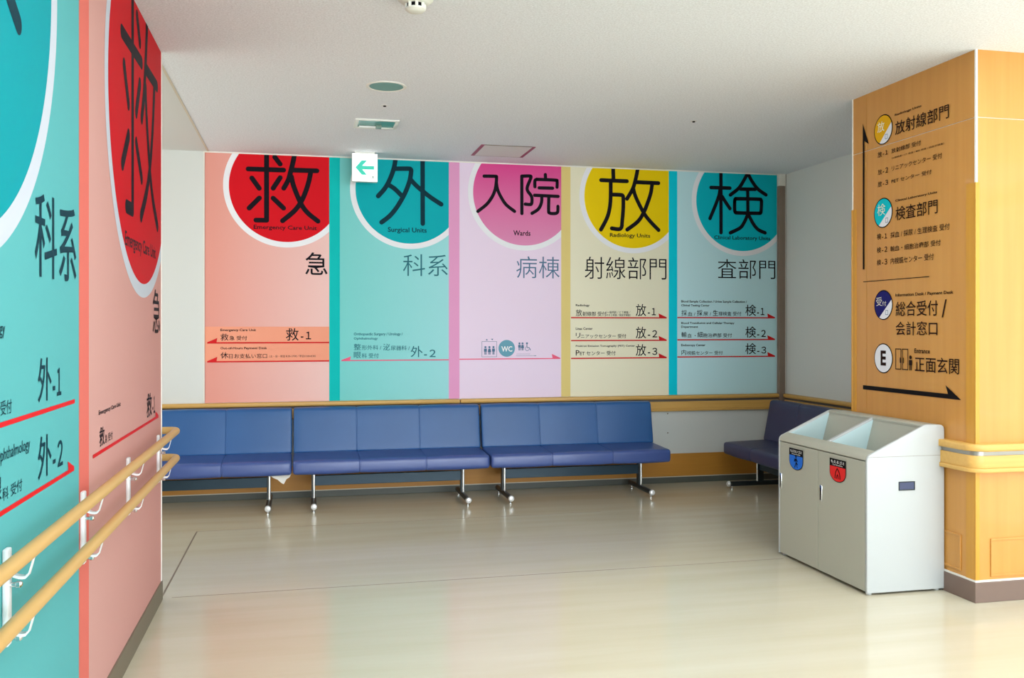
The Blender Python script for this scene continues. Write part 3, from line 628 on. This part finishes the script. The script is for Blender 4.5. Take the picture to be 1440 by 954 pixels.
# bumper band wrapped round the pillar: rail, silver channel, board, lip
def wrap(name, d, z0, z1, m, bev, label=None):
    bm = bmesh.new(); r = 0.03+d
    pts = [(PX0, PY1-0.02), (PX0-d, PY1-0.02), (PX0-d, PY0+0.03)]
    for k in range(1, 7): a = pi+ (pi/2)*k/7; pts.append((PX0-d+r + r*cos(a), PY0-d+r + r*sin(a)))
    pts += [(PX0+0.03, PY0-d), (PX1, PY0-d), (PX1, PY0), (PX0, PY0)]
    prism(bm, pts, lambda p: (p[0], p[1], z0), lambda p: (p[0], p[1], z1), bev=bev)
    link(name, bm, m, pil, smooth=True, label=label)
wrap('handrail', 0.045, 0.770, 0.806, 'wood_rail', 0.010)
wrap('metal_channel', 0.028, 0.748, 0.770, 'silver', 0.0, 'silver channel')
wrap('board', 0.034, 0.684, 0.748, 'wood_rail', 0.003)
wrap('lower_lip', 0.040, 0.662, 0.684, 'wood_rail', 0.005)

# lettering on the pillar
E['P'] = empty('direction_lettering', (PX0, 4.57, 1.0), 'vertical directory of black lettering and round symbols on the wooden pillar face', 'sign')
def roundel(cs, cz, col, cut):
    decal('roundel', 'pillar', [disc(cs, cz, 0.088, 64)], 0.0004, 'black', E['P'], 'black outline')
    decal('roundel', 'pillar', [disc(cs, cz, 0.082, 64)], 0.0008, 'print_pale' if cut is None else col, E['P'], 'round symbol')
    if cut is not None:
        (a, b), (c, d) = cut; nx, nz = (d-b), -(c-a)      # keep the lower right side
        decal('roundel_cut', 'pillar', [clip(disc(cs, cz, 0.082, 64), -nx, -nz, -(nx*a+nz*b))], 0.0011, 'print_pale', E['P'], 'white lower right segment')
roundel(-4.796, 2.561, 'print_amber', ((-4.825, 2.491), (-4.722, 2.586)))
roundel(-4.797, 2.071, 'print_disc_cyan', ((-4.832, 2.004), (-4.722, 2.0985)))
roundel(-4.795, 1.529, 'print_navy', ((-4.832, 1.4564), (-4.720, 1.5564)))
roundel(-4.795, 1.2155, None, None)
bm = bmesh.new()
poly(bm, 'pillar', rect(-4.9975, 1.750, -4.981, 2.55), 0.0012); poly(bm, 'pillar', [(-4.9975, 2.55), (-4.981, 2.55), (-4.981, 2.53), (-4.936, 2.503), (-4.9975, 2.640)], 0.0013)
link('up_arrow', bm, 'black', E['P'], recalc=False)
decal('divider', 'pillar', [rect(-4.993, 1.6725, -4.388, 1.6765)], 0.0012, 'black', E['P'])
bm = bmesh.new(); poly(bm, 'pillar', rect(-4.9955, 1.0205, -4.19, 1.0455), 0.0012); poly(bm, 'pillar', [(-4.235, 1.0205), (-4.138, 1.0205), (-4.257, 1.091), (-4.238, 1.0455)], 0.0013)
link('right_arrow', bm, 'black', E['P'], recalc=False)
bm = bmesh.new(); outline(bm, 'pillar', -4.6805, 1.156, -4.628, 1.276, 0.005); outline(bm, 'pillar', -4.619, 1.156, -4.566, 1.276, 0.005)
poly(bm, 'pillar', rect(-4.640, 1.195, -4.633, 1.225), 0.0018); poly(bm, 'pillar', rect(-4.612, 1.195, -4.605, 1.225), 0.0018)
person(bm, 'pillar', -4.545, 1.156, 1.240)
link('door_symbol', bm, 'brown', E['P'], recalc=False)
for s, z in ((-4.765, 2.512), (-4.7617, 2.022), (-4.7617, 1.482)):
    bm = bmesh.new(); outline(bm, 'pillar', s-0.012, z-0.012, s+0.012, z+0.016, 0.003, 0.0016); link('small_symbol', bm, 'blueink', E['P'], recalc=False)
WT = {0: 0.004, 1: -0.006, 3: 0.02, 4: 0.035}
for p, txt, s0, z0, s1, z1, m, w in TEXTS:
    if p == 'D': continue
    fr = 'pillar' if p == 'P' else ('left' if p[0] == 'L' else 'back')
    if txt in ('-1', '-2', '-3'): txt = '-' + chr(ord(txt[1]) + 0xFEE0)      # full-width figures
    wt = 0.014 if txt[0] == '-' else WT[w]
    if w == 0 and all(ord(ch) < 256 for ch in txt) and len(txt) > 3: wt = 0.018
    lettering(fr, txt, s0, z0, s1, z1, m, E[p], wt)

# ------------------------------------------------------------------ handrails on the left wall
def left_rail(z, label):
    e = empty('wall_handrail', (-0.637, 3.0, z), label, 'handrail')
    xr, yc, r = -0.637, 5.062, 0.045
    pts = [(xr, y, z) for y in (0.6, 1.6, 2.6, 3.6, 4.4, 4.8, yc-r-0.02)]
    for k in range(0, 9): a = (pi/2)*k/8; pts.append((xr-r+r*cos(a), yc-r+r*sin(a), z))
    pts += [(-0.76, yc, z), (-1.4, yc, z), (-2.6, yc, z)]
    bm = bmesh.new(); tube(bm, pts, 0.0185, 20); link('rail', bm, 'wood_handrail', e, smooth=True)
    for y in (0.85, 1.654, 2.454, 3.25, 4.05, 4.86):
        bm = bmesh.new(); arc = []
        for k in range(9):
            t = k/8; a = pi*0.5*(1-t)
            arc.append((-0.700+0.062*t**0.8, y, z-0.060-0.012*sin(pi*t)+0.045*max(0, t-0.72)/0.28))
        vs = []
        for x, yy, zz in arc: vs.append((x, zz))
        L = [(x, zz+0.0035) for x, zz in vs]; R = [(x, zz-0.0035) for x, zz in vs[::-1]]
        prism(bm, L+R, lambda p: (p[0], y-0.010, p[1]), lambda p: (p[0], y+0.010, p[1]))
        box(bm, -0.706, y-0.014, z-0.075, -0.696, y+0.014, z-0.045, bev=0.003)
        link('bracket_arm', bm, 'bracket_white', e, smooth=True, label='white bracket arm')
    return e
left_rail(0.862, 'upper round wooden handrail along the left wall')
left_rail(0.722, 'lower round wooden handrail along the left wall')
names = {1.654: 'white upright bracket plate between the handrails, mostly cut off by the left frame edge',
         2.454: 'white upright handrail plate on the teal panel at the left frame edge',
         3.25: 'white upright handrail plate beside the coral stripe between teal and salmon panels',
         4.05: 'white upright handrail plate at the middle of the salmon side panel',
         4.86: 'white upright handrail plate nearest the end of the left wall'}
for y, lab in names.items():
    if y < 2: continue
    e = empty('handrail_plate', (-0.705, y, 0.76), lab, 'bracket', 'upright plates joining the two left handrails')
    link('plate', B(-0.7075, y-0.017, 0.625, -0.694, y+0.017, 0.862, bev=0.004), 'bracket_white', e, smooth=True)
    for z in (0.772, 0.642):
        bm = bmesh.new(); lathe(bm, [(0.006, 0), (0.006, 0.014), (0.009, 0.016), (0.009, 0.024), (0.005, 0.028)], -0.696, y+0.004, z, 14, 'x')
        link('bolt', bm, 'chrome', e, smooth=True, label='chrome bolt')

# ------------------------------------------------------------------ benches
def cushion(bm, prof, x0, x1, seams, inset, n_end=4, r=0.022, puff=0.004):
    """profile in (y, z), swept along x with rounded ends, pinched seams and a slight puff"""
    cy = sum(p[0] for p in prof)/len(prof); cz = sum(p[1] for p in prof)/len(prof)
    st = []
    for k in range(n_end+1):
        a = pi/2*k/n_end; st.append((x0+r*(1-sin(a)), r*(1-cos(a))))
    st = [(x0+r*(1-cos(pi/2*k/n_end)), r*(1-sin(pi/2*k/n_end))) for k in range(n_end+1)]
    cuts = [x0+r]+list(seams)+[x1-r]
    for i in range(len(cuts)-1):
        a, b = cuts[i], cuts[i+1]
        for k in range(1, 10):
            t = k/10; st.append((a+(b-a)*t, -puff*sin(pi*t)))
        if i < len(cuts)-2:
            st += [(b-0.006, 0.0005), (b-0.002, inset), (b+0.002, inset), (b+0.006, 0.0005)]
    st += [(x1-r*(1-cos(pi/2*k/n_end)), r*(1-sin(pi/2*k/n_end))) for k in range(n_end, -1, -1)]
    n = len(prof); nor = []
    for i in range(n):
        a = prof[i-1]; b = prof[(i+1) % n]; dy, dz = b[0]-a[0], b[1]-a[1]; l = math.hypot(dy, dz) or 1
        ny, nz = dz/l, -dy/l
        if (prof[i][0]-cy)*ny+(prof[i][1]-cz)*nz < 0: ny, nz = -ny, -nz
        nor.append((ny, nz))
    rings = [[bm.verts.new((x, prof[i][0]-nor[i][0]*d, prof[i][1]-nor[i][1]*d)) for i in range(n)] for x, d in st]
    for i in range(len(rings)-1):
        for k in range(n): bm.faces.new((rings[i][k], rings[i][(k+1) % n], rings[i+1][(k+1) % n], rings[i+1][k]))
    bm.faces.new(rings[0][::-1]); bm.faces.new(rings[-1])
def rounded(pts, r, n=5):
    out = []; m = len(pts)
    for i in range(m):
        p0, p, p1 = Vector(pts[i-1]), Vector(pts[i]), Vector(pts[(i+1) % m])
        a = (p0-p).normalized(); b = (p1-p).normalized(); rr = min(r, (p0-p).length*0.45, (p1-p).length*0.45)
        A, Bq = p+a*rr, p+b*rr
        for k in range(n+1):
            t = k/n; q = A*(1-t)**2+p*2*t*(1-t)+Bq*t*t; out.append((q.x, q.y))
    return out
def dense(prof, step=0.05):
    out = []
    for i in range(len(prof)):
        a, b = prof[i], prof[(i+1) % len(prof)]; l = math.hypot(b[0]-a[0], b[1]-a[1]); k = max(1, int(l/step))
        for j in range(k): out.append((a[0]+(b[0]-a[0])*j/k, a[1]+(b[1]-a[1])*j/k))
    return out
def make_bench(label, mseat, mback, legs):
    e = empty('waiting_bench', (0, 0, 0), label, 'bench', 'three-seat padded waiting benches')
    H = 0.755; sm = [-H/3-0.005, H/3]
    bm = bmesh.new(); cushion(bm, dense(rounded([(0.0, 0.284), (0.0, 0.391), (0.42, 0.404), (0.43, 0.300)], 0.030)), -H, H, sm, 0.005)
    link('seat', bm, mseat, e, smooth=True)
    bm = bmesh.new(); cushion(bm, dense(rounded([(0.382, 0.396), (0.450, 0.748), (0.520, 0.754), (0.455, 0.390)], 0.024)), -H+0.002, H-0.002, sm, 0.004, r=0.014)
    link('backrest', bm, mback, e, smooth=True)
    bm = bmesh.new(); box(bm, -H+0.03, 0.03, 0.290, H-0.03, 0.40, 0.301); link('seat_frame', bm, 'steel_dark', e)
    bm = bmesh.new(); box(bm, legs[0]+0.01, 0.262, 0.158, legs[1]-0.01, 0.290, 0.236, bev=0.003); link('cross_beam', bm, 'beam_teal', e)
    for lx in legs:
        bm = bmesh.new(); box(bm, lx-0.016, 0.250, 0.045, lx+0.010, 0.305, 0.300, bev=0.003)
        leg = link('leg', bm, 'steel_dark', e)
        bm = bmesh.new(); tube(bm, [(lx+0.004, 0.246, 0.052), (lx+0.004, 0.246, 0.296)], 0.0095, 14); link('chrome_tube', bm, 'chrome', leg, smooth=True)
        bm = bmesh.new(); tube(bm, [(lx, -0.012, 0.046), (lx, 0.50, 0.046)], 0.021, 18); link('foot_bar', bm, 'steel_dark', leg, smooth=True)
        bm = bmesh.new(); lathe(bm, [(0.012, -0.036), (0.020, -0.032), (0.0235, -0.024), (0.0235, -0.012)], lx, 0, 0.046, 22, 'y'); link('end_cap', bm, 'cap_white', leg, smooth=True, label='polished end cap')
        for fy in (0.01, 0.46):
            bm = bmesh.new(); lathe(bm, [(0.011, 0.0), (0.011, 0.008), (0.005, 0.010), (0.005, 0.030)], lx, fy, 0.0, 14); link('adjuster', bm, 'chrome', leg, smooth=True)
    # reaches back to a wall stop
    return e
def copy_tree(o, parent=None):
    c = o.copy(); C.objects.link(c); c.parent = parent
    for ch in [x for x in bpy.data.objects if x.parent == o]: copy_tree(ch, c)
    return c
b1 = make_bench('blue padded bench at the left, its left end hidden behind the salmon side wall', 'leather_seat', 'leather_blue', (-0.585, 0.583))
b2 = make_bench('middle one of the three blue padded benches along the back wall', 'leather_seat', 'leather_blue', (-0.600, 0.580))
b3 = copy_tree(b2); b3['label'] = 'rightmost blue padded bench along the back wall, its right end standing free'
b1.location = (-0.837, 7.10, 0); b2.location = (0.682, 7.10, 0); b3.location = (2.203, 7.10, 0)
b4 = make_bench('dark navy padded bench standing against the right alcove wall behind the waste bin', 'leather_navy', 'leather_navy', (-0.600, 0.600))
b4.location = (3.60, 6.725, 0); b4.rotation_euler = (0, 0, -pi/2)
# pale torn lining hanging under the first bench
bm = bmesh.new()
prism(bm, [(-0.245, 0.288), (-0.085, 0.288), (-0.098, 0.262), (-0.120, 0.250), (-0.140, 0.212), (-0.158, 0.222), (-0.185, 0.248), (-0.218, 0.262)], lambda p: (p[0], 7.16, p[1]), lambda p: (p[0]+0.004, 7.30+(0.30-p[1])*0.4, p[1]+0.001))
link('torn_lining', bm, 'cloth_white', b1, label='white torn lining hanging from the seat underside')

# ------------------------------------------------------------------ waste bin
X0, X1, Y0, Y1 = 2.860, 3.322, 4.258, 5.175
bn = empty('waste_bin', ((X0+X1)/2, (Y0+Y1)/2, 0), 'pale grey two compartment waste bin with sloping open top beside the pillar', 'bin')
side = [(X0, 0.011), (X0, 0.705), (X0+0.006, 0.724), (X0+0.018, 0.734), (3.200, 0.880), (3.215, 0.884), (X1-0.018, 0.880), (X1-0.005, 0.872), (X1, 0.855), (X1, 0.011)]
for y0, y1, lab in ((Y0, Y0+0.018, None), (Y1-0.018, Y1, None)):
    bm = bmesh.new(); prism(bm, side, lambda p: (p[0], y0, p[1]), lambda p: (p[0], y1, p[1]), bev=0.005, seg=3)
    if y0 == Y0: side_near = link('side_panel', bm, 'bin_white', bn, smooth=True)
    else: link('side_panel', bm, 'bin_white', bn, smooth=True)
link('back_panel', B(X1-0.016, Y0+0.018, 0.02, X1-0.002, Y1-0.018, 0.85), 'bin_white', bn)
link('bottom_panel', B(X0+0.02, Y0+0.018, 0.02, X1-0.016, Y1-0.018, 0.035), 'bin_shaded', bn)
ya, yb = Y0+0.018, Y1-0.018; ym = 4.716
sl = (0.880-0.734)/(3.200-(X0+0.018))
zt = lambda x: 0.734+sl*(x-(X0+0.018))
bm = bmesh.new()      # front lip
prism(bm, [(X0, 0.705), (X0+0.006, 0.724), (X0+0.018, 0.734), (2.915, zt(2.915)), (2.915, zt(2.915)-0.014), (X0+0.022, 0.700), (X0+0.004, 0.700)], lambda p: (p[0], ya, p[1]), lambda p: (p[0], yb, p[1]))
link('front_lip', bm, 'bin_shaded', bn, smooth=True)
bm = bmesh.new()      # rear ledge
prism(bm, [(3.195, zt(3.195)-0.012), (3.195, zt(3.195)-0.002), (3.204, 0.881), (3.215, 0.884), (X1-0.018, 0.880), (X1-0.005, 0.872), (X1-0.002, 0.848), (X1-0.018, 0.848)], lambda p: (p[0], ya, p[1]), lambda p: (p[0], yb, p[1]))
link('rear_ledge', bm, 'bin_shaded', bn, smooth=True)
bm = bmesh.new()
prism(bm, [(2.912, 0.36), (2.912, zt(2.912)-0.0005), (3.205, zt(3.205)-0.0005), (3.205, 0.36)], lambda p: (p[0], ym-0.012, p[1]), lambda p: (p[0], ym+0.012, p[1]), bev=0.003)
link('divider', bm, 'bin_white', bn)
for a, b in ((ya, ym-0.0125), (ym+0.0125, yb)):
    bm = bmesh.new()   # chute: slanted rear flap, front wall and floor
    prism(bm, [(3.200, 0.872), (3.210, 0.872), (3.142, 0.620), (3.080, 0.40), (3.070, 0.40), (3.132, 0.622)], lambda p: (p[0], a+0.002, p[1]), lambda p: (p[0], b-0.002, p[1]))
    link('rear_flap', bm, 'bin_shaded', bn); bm = bmesh.new()
    prism(bm, [(2.905, 0.740), (2.914, 0.740), (2.914, 0.40), (2.905, 0.40)], lambda p: (p[0], a+0.002, p[1]), lambda p: (p[0], b-0.002, p[1]))
    box(bm, 2.9051, a+0.002, 0.385, 3.08, b-0.002, 0.3995)
    link('chute', bm, 'bin_chute', bn)
    bm = bmesh.new(); prism(bm, [(2.914, 0.40), (2.914, 0.738), (3.200, 0.868), (3.205, 0.40)], lambda p: (p[0], b-0.0015, p[1]), lambda p: (p[0], b-0.0002, p[1])); link('chute_lining', bm, 'bin_chute', bn)
# doors
gap = 0.003
for a, b, hy, lab in ((ya+gap, 4.728-gap/2, 4.692, None), (4.728+gap/2, yb-gap, 5.140, None)):
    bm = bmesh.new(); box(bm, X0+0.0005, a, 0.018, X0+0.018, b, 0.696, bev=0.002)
    dr = link('door', bm, 'bin_shaded', bn)
    bm = bmesh.new(); box(bm, X0-0.004, hy-0.011, 0.410, X0+0.002, hy+0.011, 0.505, bev=0.002); link('handle', bm, 'chrome', dr, smooth=True, label='chrome pull handle')
    bm = bmesh.new(); box(bm, X0-0.0045, hy+0.000, 0.420, X0-0.0035, hy+0.008, 0.490); link('handle_slot', bm, 'black', dr)
link('door_recess', B(X0+0.019, ya+0.001, 0.0355, X0+0.030, yb-0.001, 0.698), 'bin_dark', bn)
# carry grip let into the near side
bm = bmesh.new(); gx0, gx1, gz0, gz1 = 3.045, 3.142, 0.541, 0.588
for q in ((gx0, gz0, gx1, gz0+0.005), (gx0, gz1-0.005, gx1, gz1), (gx0, gz0+0.005, gx0+0.005, gz1-0.005), (gx1-0.005, gz0+0.005, gx1, gz1-0.005)):
    box(bm, q[0], Y0-0.0035, q[1], q[2], Y0+0.0005, q[3], bev=0.001)
link('grip_frame', bm, 'steel_dark', side_near)
link('grip_cup', B(gx0+0.005, Y0-0.0012, gz0+0.005, gx1-0.005, Y0+0.0005, gz1-0.005), 'recess_blue', side_near, label='dark blue grip recess')
link('side_joint', B(X0+0.004, Y0-0.0006, 0.7195, X1-0.004, Y0+0.0002, 0.7210), 'seam', side_near)
for x, y in ((X0+0.03, Y0+0.03), (X1-0.03, Y0+0.03), (X0+0.03, Y1-0.03), (X1-0.03, Y1-0.03)):
    bm = bmesh.new(); lathe(bm, [(0.014, 0), (0.014, 0.012), (0.008, 0.021)], x, y, 0.0, 14)
    link('levelling_foot', bm, 'bin_white', bn, smooth=True)
def shield(s0, s1, z0, z1, m, txt, lab, kind):
    c = (s0+s1)/2; zb = z0+(z1-z0)*0.42
    def outl(g):
        a, b, lo = s0+g, s1-g, z0+g; pts = [(b, z1-g), (a, z1-g)]
        R = (b-a)/2
        for k in range(0, 17):
            t = pi+pi*k/16; pts.append((c+R*cos(t), zb+(zb-lo)*sin(t)))
        return pts
    e = decal('sticker', 'door', [outl(0)], 0.0012, 'black', bn, lab)
    decal('colour_field', 'door', [clip(outl(0.004), 0, 1, z1-(z1-z0)*0.33)], 0.0016, m, e)
    lettering('door', txt, s0+0.014, z1-0.024, s1-0.014, z1-0.007, 'white', e, 0.01, h=0.0020)
    lettering('door', kind[0], s0+0.030, z1-0.036, s1-0.030, z1-0.028, 'white', e, 0.0, h=0.0020)
    bm = bmesh.new(); zc = z0+(z1-z0)*0.36
    q = 1.35; P = lambda x, y: (c+x*q, zc+y*q)
    if kind[1] == 'figure':
        poly(bm, 'door', disc(*P(0, 0.027), 0.0085, 12), 0.0022)
        for i, st in enumerate(([P(0, 0.020), P(0.002, -0.002)], [P(0.002, 0), P(-0.010, -0.022)], [P(0.002, 0), P(0.012, -0.022)], [P(0, 0.016), P(-0.014, 0.004)], [P(0, 0.016), P(0.014, 0.006)], [P(-0.012, 0.014), P(0.014, -0.008)])):
            ribbon(bm, 'door', st, 0.0065, 0.0022+0.00005*i, n=1)
    else:
        ribbon(bm, 'door', [P(-0.018, -0.018), P(-0.014, 0.004), P(-0.002, 0.022)], 0.007, 0.0022, n=4)
        ribbon(bm, 'door', [P(0.018, -0.018), P(0.014, 0.004), P(-0.002, 0.022)], 0.007, 0.00225, n=4)
        ribbon(bm, 'door', [P(-0.007, -0.018), P(0, -0.002), P(0.006, -0.018)], 0.006, 0.0023, n=3)
    link('symbol', bm, 'black', e, recalc=False)
shield(-5.038, -4.882, 0.549, 0.675, 'sticker_blue', 'もえないゴミ', 'blue shield sticker with a black header', ('Noncombustible', 'figure'))
shield(-4.602, -4.445, 0.548, 0.674, 'sticker_red', 'もえるゴミ', 'red shield sticker with a black header', ('Combustible', 'flame'))

# ------------------------------------------------------------------ ceiling fittings
def hang(name, loc, label, cat): return empty(name, loc, label, cat)
e = hang('smoke_detector', (0.470, 3.93, CZ), 'white round smoke detector on the ceiling at the top frame edge', 'smoke detector')
bm = bmesh.new(); lathe(bm, [(0.075, 0), (0.076, -0.012), (0.060, -0.026), (0.050, -0.030)], 0.470, 3.93, CZ, 40); link('base', bm, 'sensor_white', e, smooth=True)
bm = bmesh.new(); lathe(bm, [(0.036, -0.030), (0.036, -0.050)], 0.470, 3.93, CZ, 32); link('sensing_chamber', bm, 'black', e)
bm = bmesh.new()
for k in range(8):
    a = 2*pi*k/8; x, y = 0.470+0.039*cos(a), 3.93+0.039*sin(a); box(bm, x-0.006, y-0.006, CZ-0.050, x+0.006, y+0.006, CZ-0.029)
link('slot_rib', bm, 'sensor_white', e)
bm = bmesh.new(); lathe(bm, [(0.044, -0.048), (0.044, -0.054), (0.034, -0.062), (0.015, -0.065)], 0.470, 3.93, CZ, 40); link('cap', bm, 'sensor_white', e, smooth=True)

e = hang('round_downlight', (0.477, 5.42, CZ), 'unlit round recessed ceiling light with a grey-green disc', 'ceiling light')
bm = bmesh.new(); n = 48
def ring_prof(bm, cx, cy, prof, n=48):
    rings = [[bm.verts.new((cx+r*cos(2*pi*k/n), cy+r*sin(2*pi*k/n), z)) for k in range(n)] for r, z in prof]
    for i in range(len(rings)):
        A, Bq = rings[i], rings[(i+1) % len(rings)]
        for k in range(n): bm.faces.new((A[k], A[(k+1) % n], Bq[(k+1) % n], Bq[k]))
ring_prof(bm, 0.477, 5.42, [(0.118, CZ+0.001), (0.118, CZ-0.004), (0.108, CZ-0.007), (0.098, CZ-0.003), (0.098, CZ+0.001)])
link('trim_ring', bm, 'plaster_rim', e, smooth=True)
bm = bmesh.new(); lathe(bm, [(0.0982, 0.0), (0.0982, -0.0035)], 0.477, 5.42, CZ, 48); link('diffuser', bm, 'lamp_glass', e, label='grey-green diffuser')

e = hang('square_downlight', (0.495, 6.42, CZ), 'unlit square ceiling light with white frame and teal interior', 'ceiling light')
bm = bmesh.new(); a0, a1, c0, c1 = 0.347, 0.645, 6.285, 6.555
for q in ((a0, c0, a1, c0+0.025), (a0, c1-0.025, a1, c1), (a0, c0+0.025, a0+0.025, c1-0.025), (a1-0.025, c0+0.025, a1, c1-0.025)): box(bm, q[0], q[1], CZ-0.012, q[2], q[3], CZ, bev=0.003)
link('frame', bm, 'fixture_white', e, smooth=True)
link('reflector', B(a0+0.025, c0+0.025, CZ-0.004, a1-0.025, c1-0.025, CZ), 'lamp_teal', e, label='teal tinted reflector')
bm = bmesh.new(); tube(bm, [(a0+0.035, 6.49, CZ-0.012), (a0+0.15, 6.49, CZ-0.012)], 0.008, 12); link('lamp_tube', bm, 'white', e, smooth=True)
bm = bmesh.new(); box(bm, a0+0.15, 6.46, CZ-0.020, a0+0.19, 6.52, CZ-0.004, bev=0.003); link('lamp_holder', bm, 'lamp_glass', e)

e = hang('access_hatch', (1.56, 7.2, CZ), 'square ceiling access hatch with pinkish side edges above the pink panel', 'hatch')
hx0, hx1, hy0, hy1 = 1.345, 1.778, 6.985, 7.433
link('hatch_panel', B(hx0+0.026, hy0+0.006, CZ-0.004, hx1-0.026, hy1-0.006, CZ), 'hatch_panel', e)
bm = bmesh.new(); box(bm, hx0, hy0, CZ-0.005, hx0+0.026, hy1, CZ); box(bm, hx1-0.026, hy0, CZ-0.005, hx1, hy1, CZ); link('side_edge', bm, 'hatch_edge', e)
bm = bmesh.new(); box(bm, hx0+0.026, hy0, CZ-0.0045, hx1-0.026, hy0+0.004, CZ); box(bm, hx0+0.026, hy1-0.004, CZ-0.0045, hx1-0.026, hy1, CZ); link('cross_edge', bm, 'seam', e)
for (x, y), lab in (((0.508, 5.89), 'tiny black ceiling nozzle between the round and square downlights'), ((2.609, 5.87), 'tiny black ceiling nozzle alone on the right half of the ceiling')):
    e = hang('ceiling_nozzle', (x, y, CZ), lab, 'nozzle')
    bm = bmesh.new(); lathe(bm, [(0.022, 0), (0.022, -0.002), (0.018, -0.003)], x, y, CZ, 20); link('rosette', bm, 'hatch_panel', e)
    bm = bmesh.new(); lathe(bm, [(0.010, -0.002), (0.010, -0.008), (0.005, -0.010)], x, y, CZ, 14); link('nozzle', bm, 'black', e)

e = hang('exit_sign', (0.487, 7.52, CZ), 'lit white square exit sign with a green left arrow under the ceiling', 'exit sign')
link('mounting_plate', B(0.41, 7.49, CZ-0.010, 0.565, 7.56, CZ), 'fixture_white', e)
link('housing', B(0.386, 7.502, 2.572, 0.590, 7.552, CZ-0.010, bev=0.003), 'fixture_white', e)
link('lit_face', B(0.389, 7.498, 2.575, 0.587, 7.502, CZ-0.014), 'sign_glow', e, label='glowing white face')
bm = bmesh.new()
poly(bm, 'exit', [(0.412, 2.684), (0.462, 2.742), (0.506, 2.742), (0.468, 2.699), (0.562, 2.699), (0.562, 2.669), (0.468, 2.669), (0.506, 2.626), (0.462, 2.626)][::1], 0.0012)
link('arrow', bm, 'sign_green', e, recalc=False)
bm = bmesh.new(); outline(bm, 'exit', 0.534, 2.592, 0.546, 2.632, 0.004, 0.0012); outline(bm, 'exit', 0.558, 2.592, 0.570, 2.632, 0.004, 0.0012); poly(bm, 'exit', rect(0.548, 2.60, 0.556, 2.62), 0.0012)
link('exit_symbol', bm, 'lamp_glass', e, recalc=False)
for (x, z) in ((3.194, 0.621), (3.194, 0.449)):
    bm = bmesh.new(); lathe(bm, [(0.006, 0.0), (0.006, -0.002), (0.003, -0.003)], x, YB, z, 12, 'y')
    tag(link('wall_screw', bm, 'seam', None), ('upper' if z > 0.5 else 'lower')+' small screw head on the white wall right of the last blue bench', 'screw')
